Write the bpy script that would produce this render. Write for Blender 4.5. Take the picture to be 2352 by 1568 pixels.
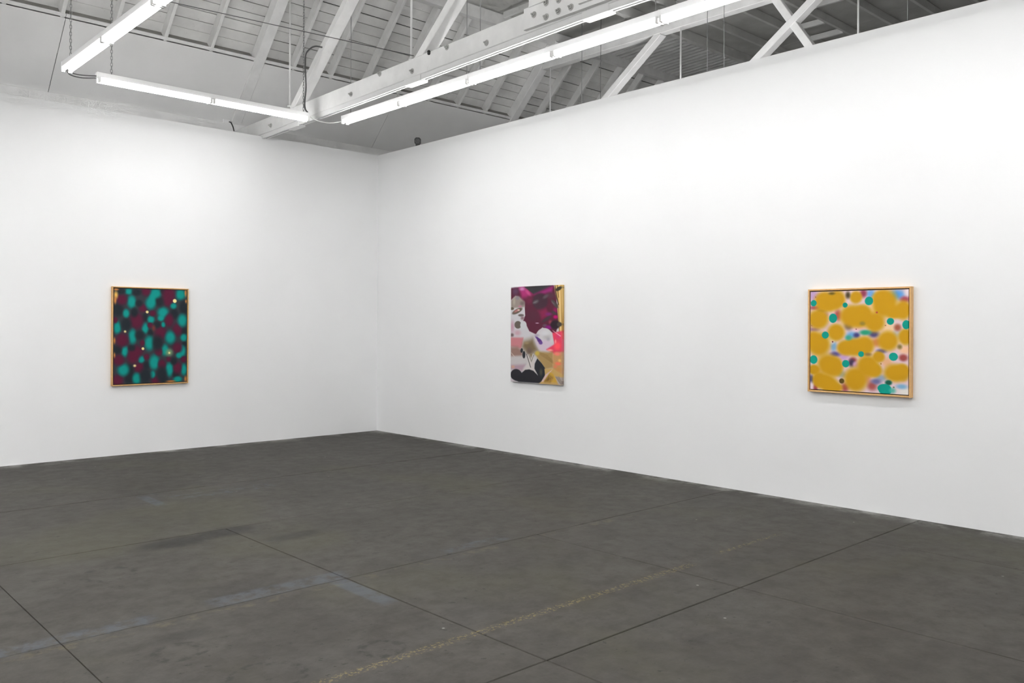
import bpy, math, random
import numpy as np
from mathutils import Vector, Matrix

# ------------------------------------------------------------------ camera, world, exposure
for o in list(bpy.data.objects): bpy.data.objects.remove(o)
SC = bpy.context.scene
COL = SC.collection
XC, YC, EYE = -7.2954, -10.8653, 1.6          # where the camera stands (room corner = origin)
YAW, ROLL, FPX, CY = 0.822385, -0.0042684, 1952.373, 747.818
cam = bpy.data.cameras.new('camera'); CAM = bpy.data.objects.new('camera', cam); COL.objects.link(CAM)
cam.sensor_width = 36.0; cam.lens = FPX * 36.0 / 2352.0
cam.shift_y = -(784.0 - CY) / 2352.0
_f = Vector((math.cos(YAW), math.sin(YAW), 0)); _r = Vector((math.sin(YAW), -math.cos(YAW), 0)); _u = Vector((0, 0, 1))
_r2 = _r * math.cos(ROLL) - _u * math.sin(ROLL); _u2 = _u * math.cos(ROLL) + _r * math.sin(ROLL)
_m = Matrix.Identity(4)
for i in range(3):
    _m[i][0], _m[i][1], _m[i][2] = _r2[i], _u2[i], -_f[i]
_m[0][3], _m[1][3], _m[2][3] = XC, YC, EYE
CAM.matrix_world = _m
cam.clip_start = 0.05; cam.clip_end = 100
SC.camera = CAM
world = bpy.data.worlds.new('world'); SC.world = world; world.use_nodes = True
world.node_tree.nodes['Background'].inputs[0].default_value = (0.6, 0.65, 0.7, 1)
world.node_tree.nodes['Background'].inputs[1].default_value = 0.02
SC.view_settings.view_transform = 'Standard'; SC.view_settings.look = 'None'
SC.view_settings.gamma = 1.0; SC.view_settings.use_curve_mapping = False
SC.view_settings.exposure = 0.0
SC.cycles.max_bounces = 6; SC.cycles.diffuse_bounces = 5; SC.cycles.glossy_bounces = 2; SC.cycles.transmission_bounces = 2
SC.cycles.caustics_reflective = False; SC.cycles.caustics_refractive = False
SC.cycles.use_light_tree = False; SC.cycles.use_adaptive_sampling = True; SC.cycles.adaptive_threshold = 0.12; SC.cycles.adaptive_min_samples = 16
TUBE = 35.0                                # radiance of the fluorescent tubes

rnd = random.Random(7)
def W(x, y, h): return Vector((x + XC, y + YC, h + EYE))   # offsets from the eye -> room

# ------------------------------------------------------------------ helpers
def lin(c):
    return tuple(((v/255.0)/12.92 if v/255.0 <= 0.04045 else ((v/255.0+0.055)/1.055)**2.4) for v in c)

def link(o, parent=None):
    COL.objects.link(o)
    if parent is not None: o.parent = parent
    return o
def tag(o, label=None, cat=None, group=None, kind=None):
    if label: o['label'] = label
    if cat: o['category'] = cat
    if group: o['group'] = group
    if kind: o['kind'] = kind
    return o
def empty(name, loc):
    o = bpy.data.objects.new(name, None); o.location = loc; o.empty_display_size = 0.1
    return link(o)
class MB:
    """collects simple solids and links them as one mesh"""
    def __init__(s): s.v = []; s.f = []; s.sm = []
    def add(s, vs, fs, smooth=False):
        n = len(s.v); s.v += [tuple(v) for v in vs]; s.f += [tuple(i + n for i in f) for f in fs]; s.sm += [smooth]*len(fs)
    def box(s, a, b, bev=0.0):
        x0, y0, z0 = a; x1, y1, z1 = b
        if bev <= 0:
            s.add([(x0,y0,z0),(x1,y0,z0),(x1,y1,z0),(x0,y1,z0),(x0,y0,z1),(x1,y0,z1),(x1,y1,z1),(x0,y1,z1)],
                  [(0,3,2,1),(4,5,6,7),(0,1,5,4),(1,2,6,5),(2,3,7,6),(3,0,4,7)])
        else:
            s.bar(Vector(((x0+x1)/2,(y0+y1)/2,z0)), Vector(((x0+x1)/2,(y0+y1)/2,z1)), x1-x0, y1-y0, Vector((0,1,0)), bev)
    def bar(s, A, B, w, d, up=Vector((0,0,1)), bev=0.0):
        """bar from A to B; d is the size along 'up', w across it; long edges chamfered"""
        A = Vector(A); B = Vector(B); t = (B-A).normalized(); up = Vector(up)
        sd = t.cross(up).normalized(); u = sd.cross(t).normalized()
        h, k = w/2, d/2
        if bev > 0:
            c = min(bev, h*.6, k*.6)
            pr = [(-h+c,-k),(h-c,-k),(h,-k+c),(h,k-c),(h-c,k),(-h+c,k),(-h,k-c),(-h,-k+c)]
        else: pr = [(-h,-k),(h,-k),(h,k),(-h,k)]
        n = len(pr)
        vs = [A + sd*p + u*q for p, q in pr] + [B + sd*p + u*q for p, q in pr]
        fs = [(i, (i+1) % n, n+(i+1) % n, n+i) for i in range(n)] + [tuple(range(n-1,-1,-1)), tuple(range(n, 2*n))]
        s.add(vs, fs)
    def tube(s, pts, r, n=8, caps=True):
        pts = [Vector(p) for p in pts]; vs = []; fs = []
        t0 = (pts[1]-pts[0]).normalized()
        up = Vector((0,0,1)) if abs(t0.z) < .9 else Vector((1,0,0))
        sd = t0.cross(up).normalized(); u = sd.cross(t0).normalized()
        for i, q in enumerate(pts):
            t = (pts[min(i+1,len(pts)-1)] - pts[max(i-1,0)]).normalized()
            sd = (sd - t*sd.dot(t)).normalized(); u = sd.cross(t).normalized()
            rr = r[i] if isinstance(r, (list, tuple)) else r
            vs += [q + (sd*math.cos(2*math.pi*k/n) + u*math.sin(2*math.pi*k/n))*rr for k in range(n)]
        for i in range(len(pts)-1):
            for k in range(n):
                a = i*n+k; b = i*n+(k+1) % n
                fs.append((a, b, b+n, a+n))
        s.add(vs, fs, True)
        if caps:
            m = len(s.v) - len(vs)
            s.f.append(tuple(m+k for k in range(n-1,-1,-1))); s.sm.append(False)
            s.f.append(tuple(m+(len(pts)-1)*n+k for k in range(n))); s.sm.append(False)
    def mesh(s, name, mat, origin=None):
        me = bpy.data.meshes.new(name)
        vs = s.v if origin is None else [tuple(Vector(v)-Vector(origin)) for v in s.v]
        me.from_pydata(vs, [], s.f); me.polygons.foreach_set('use_smooth', s.sm)
        me.materials.append(mat); me.validate(); me.update()
        return me
    def build(s, name, mat, parent=None):
        """object whose origin sits at the middle of its shape; parent keeps world placement"""
        a = np.array(s.v); o_ = Vector(((a[:,0].min()+a[:,0].max())/2, (a[:,1].min()+a[:,1].max())/2, a[:,2].min()))
        o = bpy.data.objects.new(name, s.mesh(name, mat, o_))
        return place(o, o_, parent)
def place(o, loc, parent=None, rot=None):
    link(o, parent)
    off = Vector((0,0,0)); q = parent
    while q is not None: off += q.location; q = q.parent
    o.location = Vector(loc) - off
    if rot is not None: o.rotation_euler = rot
    return o

# ------------------------------------------------------------------ materials
class NT:
    def __init__(s, name):
        s.m = bpy.data.materials.new(name); s.m.use_nodes = True; s.t = s.m.node_tree; s.n = s.t.nodes
        s.b = s.n['Principled BSDF']
    def new(s, ty, **k):
        n = s.n.new(ty)
        for a, v in k.items(): setattr(n, a, v)
        return n
    def set(s, sock, v):
        if hasattr(v, 'is_linked') or isinstance(v, bpy.types.NodeSocket): s.t.links.new(v, sock)
        else: sock.default_value = v
    def math(s, op, a, b=0.0, c=0.0, clamp=False):
        n = s.new('ShaderNodeMath', operation=op, use_clamp=clamp)
        s.set(n.inputs[0], a); s.set(n.inputs[1], b); s.set(n.inputs[2], c); return n.outputs[0]
    def noise(s, vec, scale, detail=4.0, rough=.55, dist=0.0):
        key = (vec.as_pointer(), scale, detail, rough, dist); s.cache = getattr(s, 'cache', {})
        if key not in s.cache: s.cache[key] = s._noise(vec, scale, detail, rough, dist)
        return s.cache[key]
    def _noise(s, vec, scale, detail, rough, dist):
        n = s.new('ShaderNodeTexNoise'); s.set(n.inputs['Vector'], vec); n.inputs['Scale'].default_value = scale
        n.inputs['Detail'].default_value = detail; n.inputs['Roughness'].default_value = rough; n.inputs['Distortion'].default_value = dist
        return n.outputs[0]
    def step(s, v, a, b):
        n = s.new('ShaderNodeMapRange', interpolation_type='SMOOTHSTEP'); s.set(n.inputs[0], v)
        n.inputs[1].default_value = a; n.inputs[2].default_value = b; return n.outputs[0]
    def mix(s, f, a, b, mode='MIX'):
        n = s.new('ShaderNodeMix', data_type='RGBA', blend_type=mode)
        s.set(n.inputs[0], f)
        s.set(n.inputs[6], a if not isinstance(a, tuple) else (*a, 1.0)); s.set(n.inputs[7], b if not isinstance(b, tuple) else (*b, 1.0))
        return n.outputs[2]
    def pos(s): return s.new('ShaderNodeNewGeometry').outputs['Position']
    def obj(s): return s.new('ShaderNodeTexCoord').outputs['Object']
    def scale(s, vec, sc):
        n = s.new('ShaderNodeMapping'); s.set(n.inputs[0], vec); n.inputs['Scale'].default_value = sc; return n.outputs[0]
    def bump(s, h, strength=.2, dist=.01):
        n = s.new('ShaderNodeBump'); n.inputs['Strength'].default_value = strength; n.inputs['Distance'].default_value = dist
        s.set(n.inputs['Height'], h); s.t.links.new(n.outputs[0], s.b.inputs['Normal'])
    def done(s, col, rough=.6, metal=0.0, spec=None):
        s.set(s.b.inputs['Base Color'], col if not isinstance(col, tuple) else (*col, 1.0))
        s.set(s.b.inputs['Roughness'], rough); s.b.inputs['Metallic'].default_value = metal
        if spec is not None: s.b.inputs['Specular IOR Level'].default_value = spec
        return s.m

def paint_mat(name, col, var=.06, rough=.55, sc=3.0, bump=.08, dirt=0.0):
    m = NT(name); p = m.pos()
    n1 = m.noise(p, sc, 3); dark = tuple(c*(1-var*2) for c in col)
    c = m.mix(m.step(n1, .3, .7), dark, col)
    if dirt:
        d = m.noise(p, 14.0, 4, .7); c = m.mix(m.math('MULTIPLY', m.step(d, .60, .74), dirt), c, tuple(x*.45 for x in col))
    r = m.new('ShaderNodeObjectInfo').outputs['Random']
    c = m.mix(m.math('MULTIPLY', r, var*1.6), c, tuple(x*.55 for x in col))
    m.bump(m.noise(p, 60, 1), bump, .004)
    return m.done(c, rough, spec=.3)
def plain(name, col, rough=.5, metal=0.0, var=.1):
    m = NT(name); n1 = m.noise(m.obj(), 9.0, 4)
    return m.done(m.mix(n1, tuple(c*(1-var) for c in col), tuple(min(1, c*(1+var)) for c in col)), rough, metal)

M_wall = NT('white_wall_paint')
_p = M_wall.pos()
M_wall = M_wall.done(M_wall.mix(M_wall.step(M_wall.noise(_p, .7, 2), .35, .65), (.865,.87,.875), (.885,.89,.895)), .62, spec=.25)
M_plank = paint_mat('painted_plank', (.82,.82,.805), .10, .6, 2.2, .25, .35)
M_beam = paint_mat('painted_beam', (.87,.87,.865), .05, .5, 4.0, .2, .12)
M_rafter = paint_mat('painted_rafter', (.84,.84,.83), .06, .55, 4.0, .2, .15)
M_panel = paint_mat('soffit_board', (.87,.87,.865), .03, .65, 1.2, .04, .0)
M_deck = paint_mat('roof_deck_paint', (.58,.58,.56), .12, .65, 1.6, .15, .3)
M_joist = paint_mat('joist_paint', (.72,.72,.70), .08, .6, 3.0, .15, .2)
M_recess_shade = paint_mat('recess_shade', (.30,.29,.275), .1, .7, 3.0, .15, .2)  # dark tone stands in for the shade in the soffit recess
M_corr = paint_mat('corrugated_metal', (.66,.66,.65), .08, .45, 3.0, .1, .3)
M_shell = plain('roof_underlay', (.035,.032,.028), .9)
M_white = plain('white_enamel', (.82,.82,.82), .35, 0, .02)
M_rail = plain('white_aluminium', (.80,.80,.80), .3, 0, .03)
M_socket = plain('white_plastic', (.70,.70,.69), .4, 0, .03)
M_steel = plain('galvanised_steel', (.33,.33,.33), .45, .6)
M_bolt = plain('painted_bolt', (.45,.45,.44), .45, .1)
M_black = plain('black_plastic', (.018,.018,.018), .45)
M_glass = plain('dark_lens', (.01,.01,.012), .08)
M_cable = plain('grey_cable', (.10,.10,.10), .5)
M_wcable = plain('white_cable', (.62,.62,.61), .5)
M_wood = NT('golden_frame_wood')
_o = M_wood.obj()
M_wood = M_wood.done(M_wood.mix(M_wood.noise(M_wood.scale(_o, (6, 6, 6)), 5, 5), lin((196,150,92)), lin((226,184,126))), .45)
M_gap = plain('dark_stained_inner_edge', lin((70,46,24)), .7)
M_linen = plain('canvas_edge', lin((150,140,138)), .8)
M_tube = NT('fluorescent_tube')
M_tube.b.inputs['Base Color'].default_value = (.9,.9,.9,1)
M_tube.b.inputs['Emission Color'].default_value = (1.0, .992, .985, 1); M_tube.b.inputs['Emission Strength'].default_value = TUBE
M_tube = M_tube.m
# worn concrete floor
def floor_material():
    m = NT('worn_concrete'); p = m.pos()
    sx = m.new('ShaderNodeSeparateXYZ'); m.set(sx.inputs[0], p); X, Y = sx.outputs[0], sx.outputs[1]
    base = m.mix(m.step(m.noise(p, 1.5, 6, .68), .30, .70), FLOOR_A, FLOOR_B)
    base = m.mix(m.math('MULTIPLY', m.step(m.noise(p, 7.0, 6, .72), .38, .72), .60), base, FLOOR_C)
    olive = m.step(m.noise(p, .62, 4, .55, .4), .50, .68)
    base = m.mix(m.math('MULTIPLY', olive, .6), base, tuple(c*k for c, k in zip(FLOOR_B, (.98, 1.0, .74))))
    bluish = m.step(m.noise(p, .9, 3), .56, .70)
    base = m.mix(m.math('MULTIPLY', bluish, .25), base, tuple(c*k for c, k in zip(FLOOR_B, (.95, .98, 1.08))))
    wob = m.math('MULTIPLY', m.math('SUBTRACT', m.noise(p, 9, 4, .7), .5), .30)
    def spot(cx, cy, rx, ry, soft=.5):
        a = m.math('DIVIDE', m.math('SUBTRACT', X, cx), rx); b = m.math('DIVIDE', m.math('SUBTRACT', Y, cy), ry)
        d = m.math('SQRT', m.math('ADD', m.math('MULTIPLY', a, a), m.math('MULTIPLY', b, b)))
        d = m.math('ADD', d, m.math('MULTIPLY', wob, 2.2))
        return m.step(d, 1.0, 1.0-soft)
    dk = tuple(c*.42 for c in FLOOR_A)
    for cx, cy, rx, ry, k in [(-4.85,-4.62,.40,.24,.95),(-4.42,-4.55,.36,.20,.9),(-4.10,-5.02,.34,.14,.7),(-5.0,-5.95,.34,.20,.35),(-5.55,-6.52,.22,.10,.55),(-3.05,-6.9,.25,.15,.25),(-1.4,-8.6,.3,.2,.3),(-3.6,-8.35,.16,.08,.4)]:
        base = m.mix(m.math('MULTIPLY', spot(cx, cy, rx, ry, .7), k), base, dk)
    rings = None
    for cx, cy, r in [(-5.47,-7.28,.16),(-5.48,-5.13,.15),(-5.66,-6.72,.11),(-4.9,-7.35,.10)]:
        a = m.math('SUBTRACT', X, cx); b = m.math('SUBTRACT', Y, cy)
        d = m.math('SQRT', m.math('ADD', m.math('MULTIPLY', a, a), m.math('MULTIPLY', b, b)))
        d = m.math('ADD', d, m.math('MULTIPLY', wob, .22))
        g = m.step(m.math('ABSOLUTE', m.math('SUBTRACT', d, r)), .035, .008)
        g = m.math('MULTIPLY', g, m.step(m.noise(p, 17, 4, .6), .42, .62))
        rings = g if rings is None else m.math('MAXIMUM', rings, g)
    base = m.mix(m.math('MULTIPLY', rings, .8), base, tuple(c*.35 for c in FLOOR_A))
    # small pits and specks
    pit = m.math('MULTIPLY', m.step(m.noise(p, 17, 4, .6), .63, .69), m.step(m.noise(p, .9, 3), .36, .56))
    base = m.mix(m.math('MULTIPLY', pit, .75), base, tuple(c*.38 for c in FLOOR_A))
    chip = m.math('MULTIPLY', m.step(m.noise(p, 8.5, 5, .62, .3), .655, .70), m.step(m.noise(p, .9, 3), .42, .60))
    base = m.mix(m.math('MULTIPLY', chip, .65), base, tuple(c*.45 for c in FLOOR_A))
    wear = m.step(m.noise(m.scale(p, (1, 1.6, 1)), 3.2, 7, .7), .58, .74)
    base = m.mix(m.math('MULTIPLY', wear, .30), base, tuple(c*1.25 for c in FLOOR_B))
    fine = m.step(m.noise(p, 46, 4, .7), .60, .78)
    base = m.mix(m.math('MULTIPLY', fine, .38), base, tuple(c*.5 for c in FLOOR_A))
    vo = m.new('ShaderNodeTexVoronoi'); m.set(vo.inputs['Vector'], p); vo.inputs['Scale'].default_value = 4.2
    sp = m.math('MULTIPLY', m.step(vo.outputs['Distance'], .045, .022), m.step(m.noise(p, 1.5, 6, .68), .50, .56))
    base = m.mix(m.math('MULTIPLY', sp, .6), base, (.42,.41,.38))
    def band(axis, c0, half, other, lo, hi, thr0, thr1, nscale):
        v = m.math('ADD', m.math('SUBTRACT', axis, c0), m.math('MULTIPLY', wob, .05))
        g = m.step(m.math('ABSOLUTE', v), half, half*.55)
        g = m.math('MULTIPLY', g, m.step(other, lo, lo+.12)); g = m.math('MULTIPLY', g, m.step(other, hi, hi-.12))
        return m.math('MULTIPLY', g, m.step(m.noise(p, nscale, 4, .7), thr0, thr1))
    bl = lin((84,92,104))
    blue = None
    for g in [band(X,-4.44,.065,Y,-3.3,-2.70,.30,.55,9), band(X,-4.47,.075,Y,-6.85,-6.15,.28,.5,9), band(Y,-6.13,.11,X,-5.3,-4.3,.36,.6,9), band(Y,-6.15,.09,X,-7.0,-5.5,.40,.62,9), band(Y,-6.12,.08,X,-3.6,-2.9,.42,.65,9), band(Y,-3.0,.15,X,-4.3,-3.2,.46,.66,9)]:
        blue = g if blue is None else m.math('MAXIMUM', blue, g)
    base = m.mix(m.math('MULTIPLY', blue, .42), base, bl)
    yel = m.math('MAXIMUM', band(Y,-7.50,.040,X,-5.5,-2.45,.50,.60,46), m.math('MULTIPLY', band(Y,-7.46,.03,X,-2.2,-1.25,.50,.60,46), .8))
    base = m.mix(m.math('MULTIPLY', yel, .45), base, lin((150,132,78)))
    gold = band(Y,-6.285,.05,X,-6.9,-1.0,.50,.66,9)
    base = m.mix(m.math('MULTIPLY', gold, .22), base, lin((120,110,78)))
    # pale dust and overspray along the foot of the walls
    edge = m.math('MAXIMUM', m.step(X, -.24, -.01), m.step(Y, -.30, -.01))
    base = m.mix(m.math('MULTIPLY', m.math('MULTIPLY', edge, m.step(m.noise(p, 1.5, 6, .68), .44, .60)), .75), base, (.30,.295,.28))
    h = m.math('SUBTRACT', m.noise(p, 46, 4, .7), m.math('MULTIPLY', pit, .8))
    m.bump(h, .22, .004)
    return m.done(base, m.math('ADD', m.math('MULTIPLY', m.noise(p, 7.0, 6, .72), .25), .48), spec=.28)
FLOOR_A = (.0385,.0344,.0282); FLOOR_B = (.0575,.0529,.0447); FLOOR_C = tuple(c*.72 for c in FLOOR_A)
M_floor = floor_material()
M_base = plain('joint_grit', (.028,.026,.022), .95)

# ------------------------------------------------------------------ the shell of the building
WT = 4.178                                             # height of the gallery walls
def structure(name, mb, mat): return tag(mb.build(name, mat), kind='structure')
XL, XR, YB, YF = -11.9, 9.2, -13.05, 1.16              # outer limits
fl = MB(); fl.box((XL, YB, -.20), (XR, YF, -.014)); FLOOR = structure('floor', fl, M_base)
# slabs as they were cast: (x0, x1, y0, y1) with the half width of the joint on each side
FINE = .0004
jx = {-11.1: .003, -9.415: .003, -7.73: .003, -6.05: .0018, -4.40: .003, -2.715: .003, -1.0: .0022}
jy = {-11.55: .003, -9.78: .003, -8.0: .0035, -6.22: .0032, -4.46: .002, -2.65: .0055}
rows = [(YB+.1, -11.55), (-11.55, -9.78), (-9.78, -8.0), (-8.0, -6.22), (-6.22, -4.46), (-4.46, -2.65), (-2.65, -.001)]
cuts = [(-11.1,-9.415,-7.73,-6.05,-4.40,-2.715,-1.0)]*3 + [(-11.1,-9.415,-7.73,-6.05,-4.40,-2.715), (-9.415,-7.73,-6.05,-4.40), (-9.415,-6.05), (-8.0,)]
for (y0, y1), cx in zip(rows, cuts):
    edges = [XL+.1] + list(cx) + [-.001]
    for x0, x1 in zip(edges[:-1], edges[1:]):
        def gy(y):
            g = jy.get(y, FINE)
            return FINE if y == -4.46 and x0 > -4.5 else g
        q0, q1, r0, r1 = jx.get(x0, FINE), jx.get(x1, FINE), gy(y0), gy(y1)
        z = rnd.uniform(-.0006, .0003); b = MB()
        a, c_, d, e = x0+q0, x1-q1, y0+r0, y1-r1; t0, t1, s0, s1 = q0, q1, r0, r1; k = max(q0, q1, r0, r1)
        b.add([(a,d,-.02),(c_,d,-.02),(c_,e,-.02),(a,e,-.02),(a,d,z-k),(c_,d,z-k),(c_,e,z-k),(a,e,z-k),(a+t0,d+s0,z),(c_-t1,d+s0,z),(c_-t1,e-s1,z),(a+t0,e-s1,z)],
              [(0,3,2,1),(0,1,5,4),(1,2,6,5),(2,3,7,6),(3,0,4,7),(4,5,9,8),(5,6,10,9),(6,7,11,10),(7,4,8,11),(8,9,10,11)])
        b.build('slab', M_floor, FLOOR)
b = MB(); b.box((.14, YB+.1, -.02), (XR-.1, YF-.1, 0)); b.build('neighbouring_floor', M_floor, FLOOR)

w = MB(); w.box((XL+.1, 0, 0), (.14, .14, WT)); structure('wall_left', w, M_wall)
w = MB(); w.box((0, YB+.1, 0), (.14, 0, WT)); structure('wall_right', w, M_wall)
w = MB(); w.box((XL, YB+.1, 0), (XL+.1, YF, 6.9)); structure('wall_near_side', w, M_wall)
w = MB(); w.box((XL, YB, 0), (XR, YB+.1, 4.4)); structure('wall_behind', w, M_wall)
w = MB(); w.box((XR-.1, YB+.1, 0), (XR, YF, 6.9)); structure('wall_far_side', w, M_wall)
w = MB(); w.box((XL+.1, YF-.1, 0), (XR-.1, YF, 4.40)); structure('wall_outer', w, M_wall)
t = MB(); t.box((XL+.1, .93, 4.15), (XR-.1, 1.06, 4.507), .006); TRIM = structure('trim_1', t, M_beam)

# roof: slopes at 45 degrees either side of an almost flat deck.  (y, h) are offsets from the eye
RS = 14.79                                              # y + h on the underside of the rafters
S2 = math.sqrt(2)
RD = .14                                                # rafter depth
PS = RS + RD*S2                                         # y + h on the underside of the planks
YM = 4.9                                                # middle of the span
def deck_h(y): return 4.955 + .032*(10.0 - max(y, 2*YM-y))
c = MB(); e = .032
prof = [(12.1, PS-12.1+e*S2), (10.0, PS-10.0+e*S2), (YM, deck_h(YM)+e+.02), (2*YM-10.0, PS-10.0+e*S2), (2*YM-12.1, PS-12.1+e*S2)]
prof2 = [(y, h+.1) for y, h in prof]
vs = []
for x in (XL-XC, XR-XC):
    vs += [W(x, y, h) for y, h in prof] + [W(x, y, h) for y, h in prof2]
n = 5; fs = []
for i in range(n-1):
    fs += [(i, i+1, i+11, i+10), (i+5, i+15, i+16, i+6)]
fs += [(0,10,15,5), (4,9,19,14), (0,5,6,7,8,9,4,3,2,1), (10,11,12,13,14,19,18,17,16,15)]
c.add(vs, fs); CEIL = structure('ceiling', c, M_shell)

# planks on the slope
bays = [(-4.4, .62), (.62, 5.48), (5.48, 10.33), (10.33, 15.3)]
row = .1465
nrow = 16
for r in range(nrow):
    a0 = 11.62*S2 - r*row                               # distance measured down the slope from y=0
    for (x0, x1) in bays:
        gap = rnd.choice([.003, .005, .008, .012, .016])
        j0, j1 = 0.0, 0.0
        d0, d1 = a0 - row + gap, a0
        y0, y1 = d1/S2, d0/S2
        thick = .022; up = Vector((0, 1, 1)).normalized()
        A = (W(x0+.002, y0, PS-y0) + W(x0+.002, y1, PS-y1))/2 + up*(thick/2 + rnd.uniform(-.002, .002))
        B = A + Vector((x1-x0-.004, 0, 0))
        m = MB(); m.bar(A, B, d1-d0, thick, up, .002); m.build('plank', M_plank, CEIL)
# rafters at two-foot centres
for k in range(-3, 20):
    x = 2.355 + .6096*k
    if 5.30 < x < 5.62 or 10.2 < x < 10.5: continue
    up = Vector((0, 1, 1)).normalized()
    ya, yb = 11.60, 10.06
    m = MB(); m.bar(W(x, ya, RS-ya)+up*RD/2, W(x, yb, RS-yb)+up*RD/2, .046, RD-.001, up, .004); m.build('rafter', M_rafter, CEIL)
# short boards between the rafters above the soffit, recess shade put into their colour
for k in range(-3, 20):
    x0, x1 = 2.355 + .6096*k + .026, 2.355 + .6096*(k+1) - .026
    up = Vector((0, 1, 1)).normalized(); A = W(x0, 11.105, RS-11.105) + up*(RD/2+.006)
    m = MB(); m.bar(A, A + Vector((x1-x0, 0, 0)), .018, RD-.016, up, .002); m.build('shade_board', M_recess_shade, CEIL)
# soffit boards below the planks
for k in range(-3, 5):
    x0, x1 = 5.415+2.415*k+.004, 5.415+2.415*(k+1)-.004
    up = Vector((0, 1, 1)).normalized(); y0, y1 = 11.90, 11.125
    A = (W(x0, y0, RS-y0)+W(x0, y1, RS-y1))/2 - up*.008; B = A + Vector((x1-x0, 0, 0))
    m = MB(); m.bar(A, B, (y0-y1)*S2, .015, up, .002); m.build('soffit_board', M_panel, CEIL)
    y0, y1 = 11.115, 11.085
    A = (W(x0, y0, RS-y0)+W(x0, y1, RS-y1))/2 + up*.004; B = A + Vector((x1-x0, 0, 0))
    m = MB(); m.bar(A, B, (y0-y1)*S2, .02, up, .002); m.build('edge_strip', M_beam, CEIL)
# purlin at the top of the slope, then joists under the flat deck
m = MB(); m.box(W(-4.4, 10.0, 4.75), W(15.3, 10.1, 4.935), .006); m.build('purlin', M_rafter, CEIL)
for y, dp, wd in [(8.55,.16,.09),(7.92,.13,.05),(7.28,.13,.05),(6.64,.13,.05),(5.99,.13,.05),(5.35,.13,.05),(4.7,.13,.05),(4.05,.13,.05)]:
    m = MB(); h = deck_h(y)-.002; m.bar(W(-4.4, y, h-dp/2), W(15.3, y, h-dp/2), wd, dp, Vector((0,0,1)), .004); m.build('joist', M_joist, CEIL)
for x, y0, y1 in [(13.08,7.25,6.67),(13.74,7.25,6.67),(10.9,7.25,6.67),(10.9,9.9,8.62),(9.0,9.9,8.62),(7.8,9.9,8.62),(12.4,6.61,6.02),(8.2,7.25,6.67)]:
    h = min(deck_h(y0), deck_h(y1))-.03; m = MB(); m.bar(W(x, y0, h-.045), W(x, y1, h-.045), .045, .09, Vector((0,0,1)), .003); m.build('blocking', M_rafter, CEIL)
# deck sheets
yy = [10.02, 8.55, 7.28, 5.99, 4.9, 3.2, 1.5, -.22]
xx = [-4.4, -1.97, .46, 2.9, 5.33, 7.77, 10.2, 11.45, 13.9, 15.3]
for i in range(len(xx)-1):
    for j in range(len(yy)-1):
        if j == 0 and xx[i] > 11.0 : continue
        y0, y1 = yy[j]-.002, yy[j+1]+.002
        m = MB(); m.bar(W((xx[i]+xx[i+1])/2, y0, deck_h(y0)+.009), W((xx[i]+xx[i+1])/2, y1, deck_h(y1)+.009), xx[i+1]-xx[i]-.005, .016, Vector((0,0,1)), .001)
        m.build('deck_sheet', M_deck, CEIL)
# ribbed metal roof light
m = MB(); pit = .137; nr = int((15.2-11.46)/pit); pr = []
for k in range(nr):
    x = 11.46 + k*pit
    pr += [(x, .072), (x+.056, .072), (x+.072, 0), (x+.120, 0)]
vs = []; fs = []
for y in (10.0, 8.55):
    for x, dz in pr: vs.append(W(x, y, deck_h(y)-.075+dz))
q = len(pr)
for k in range(q-1): fs.append((k, k+1, q+k+1, q+k))
m.add(vs, fs); sh = m.build('corrugated_sheet', M_corr, CEIL)
md = sh.modifiers.new('thickness', 'SOLIDIFY'); md.thickness = .003
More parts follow.
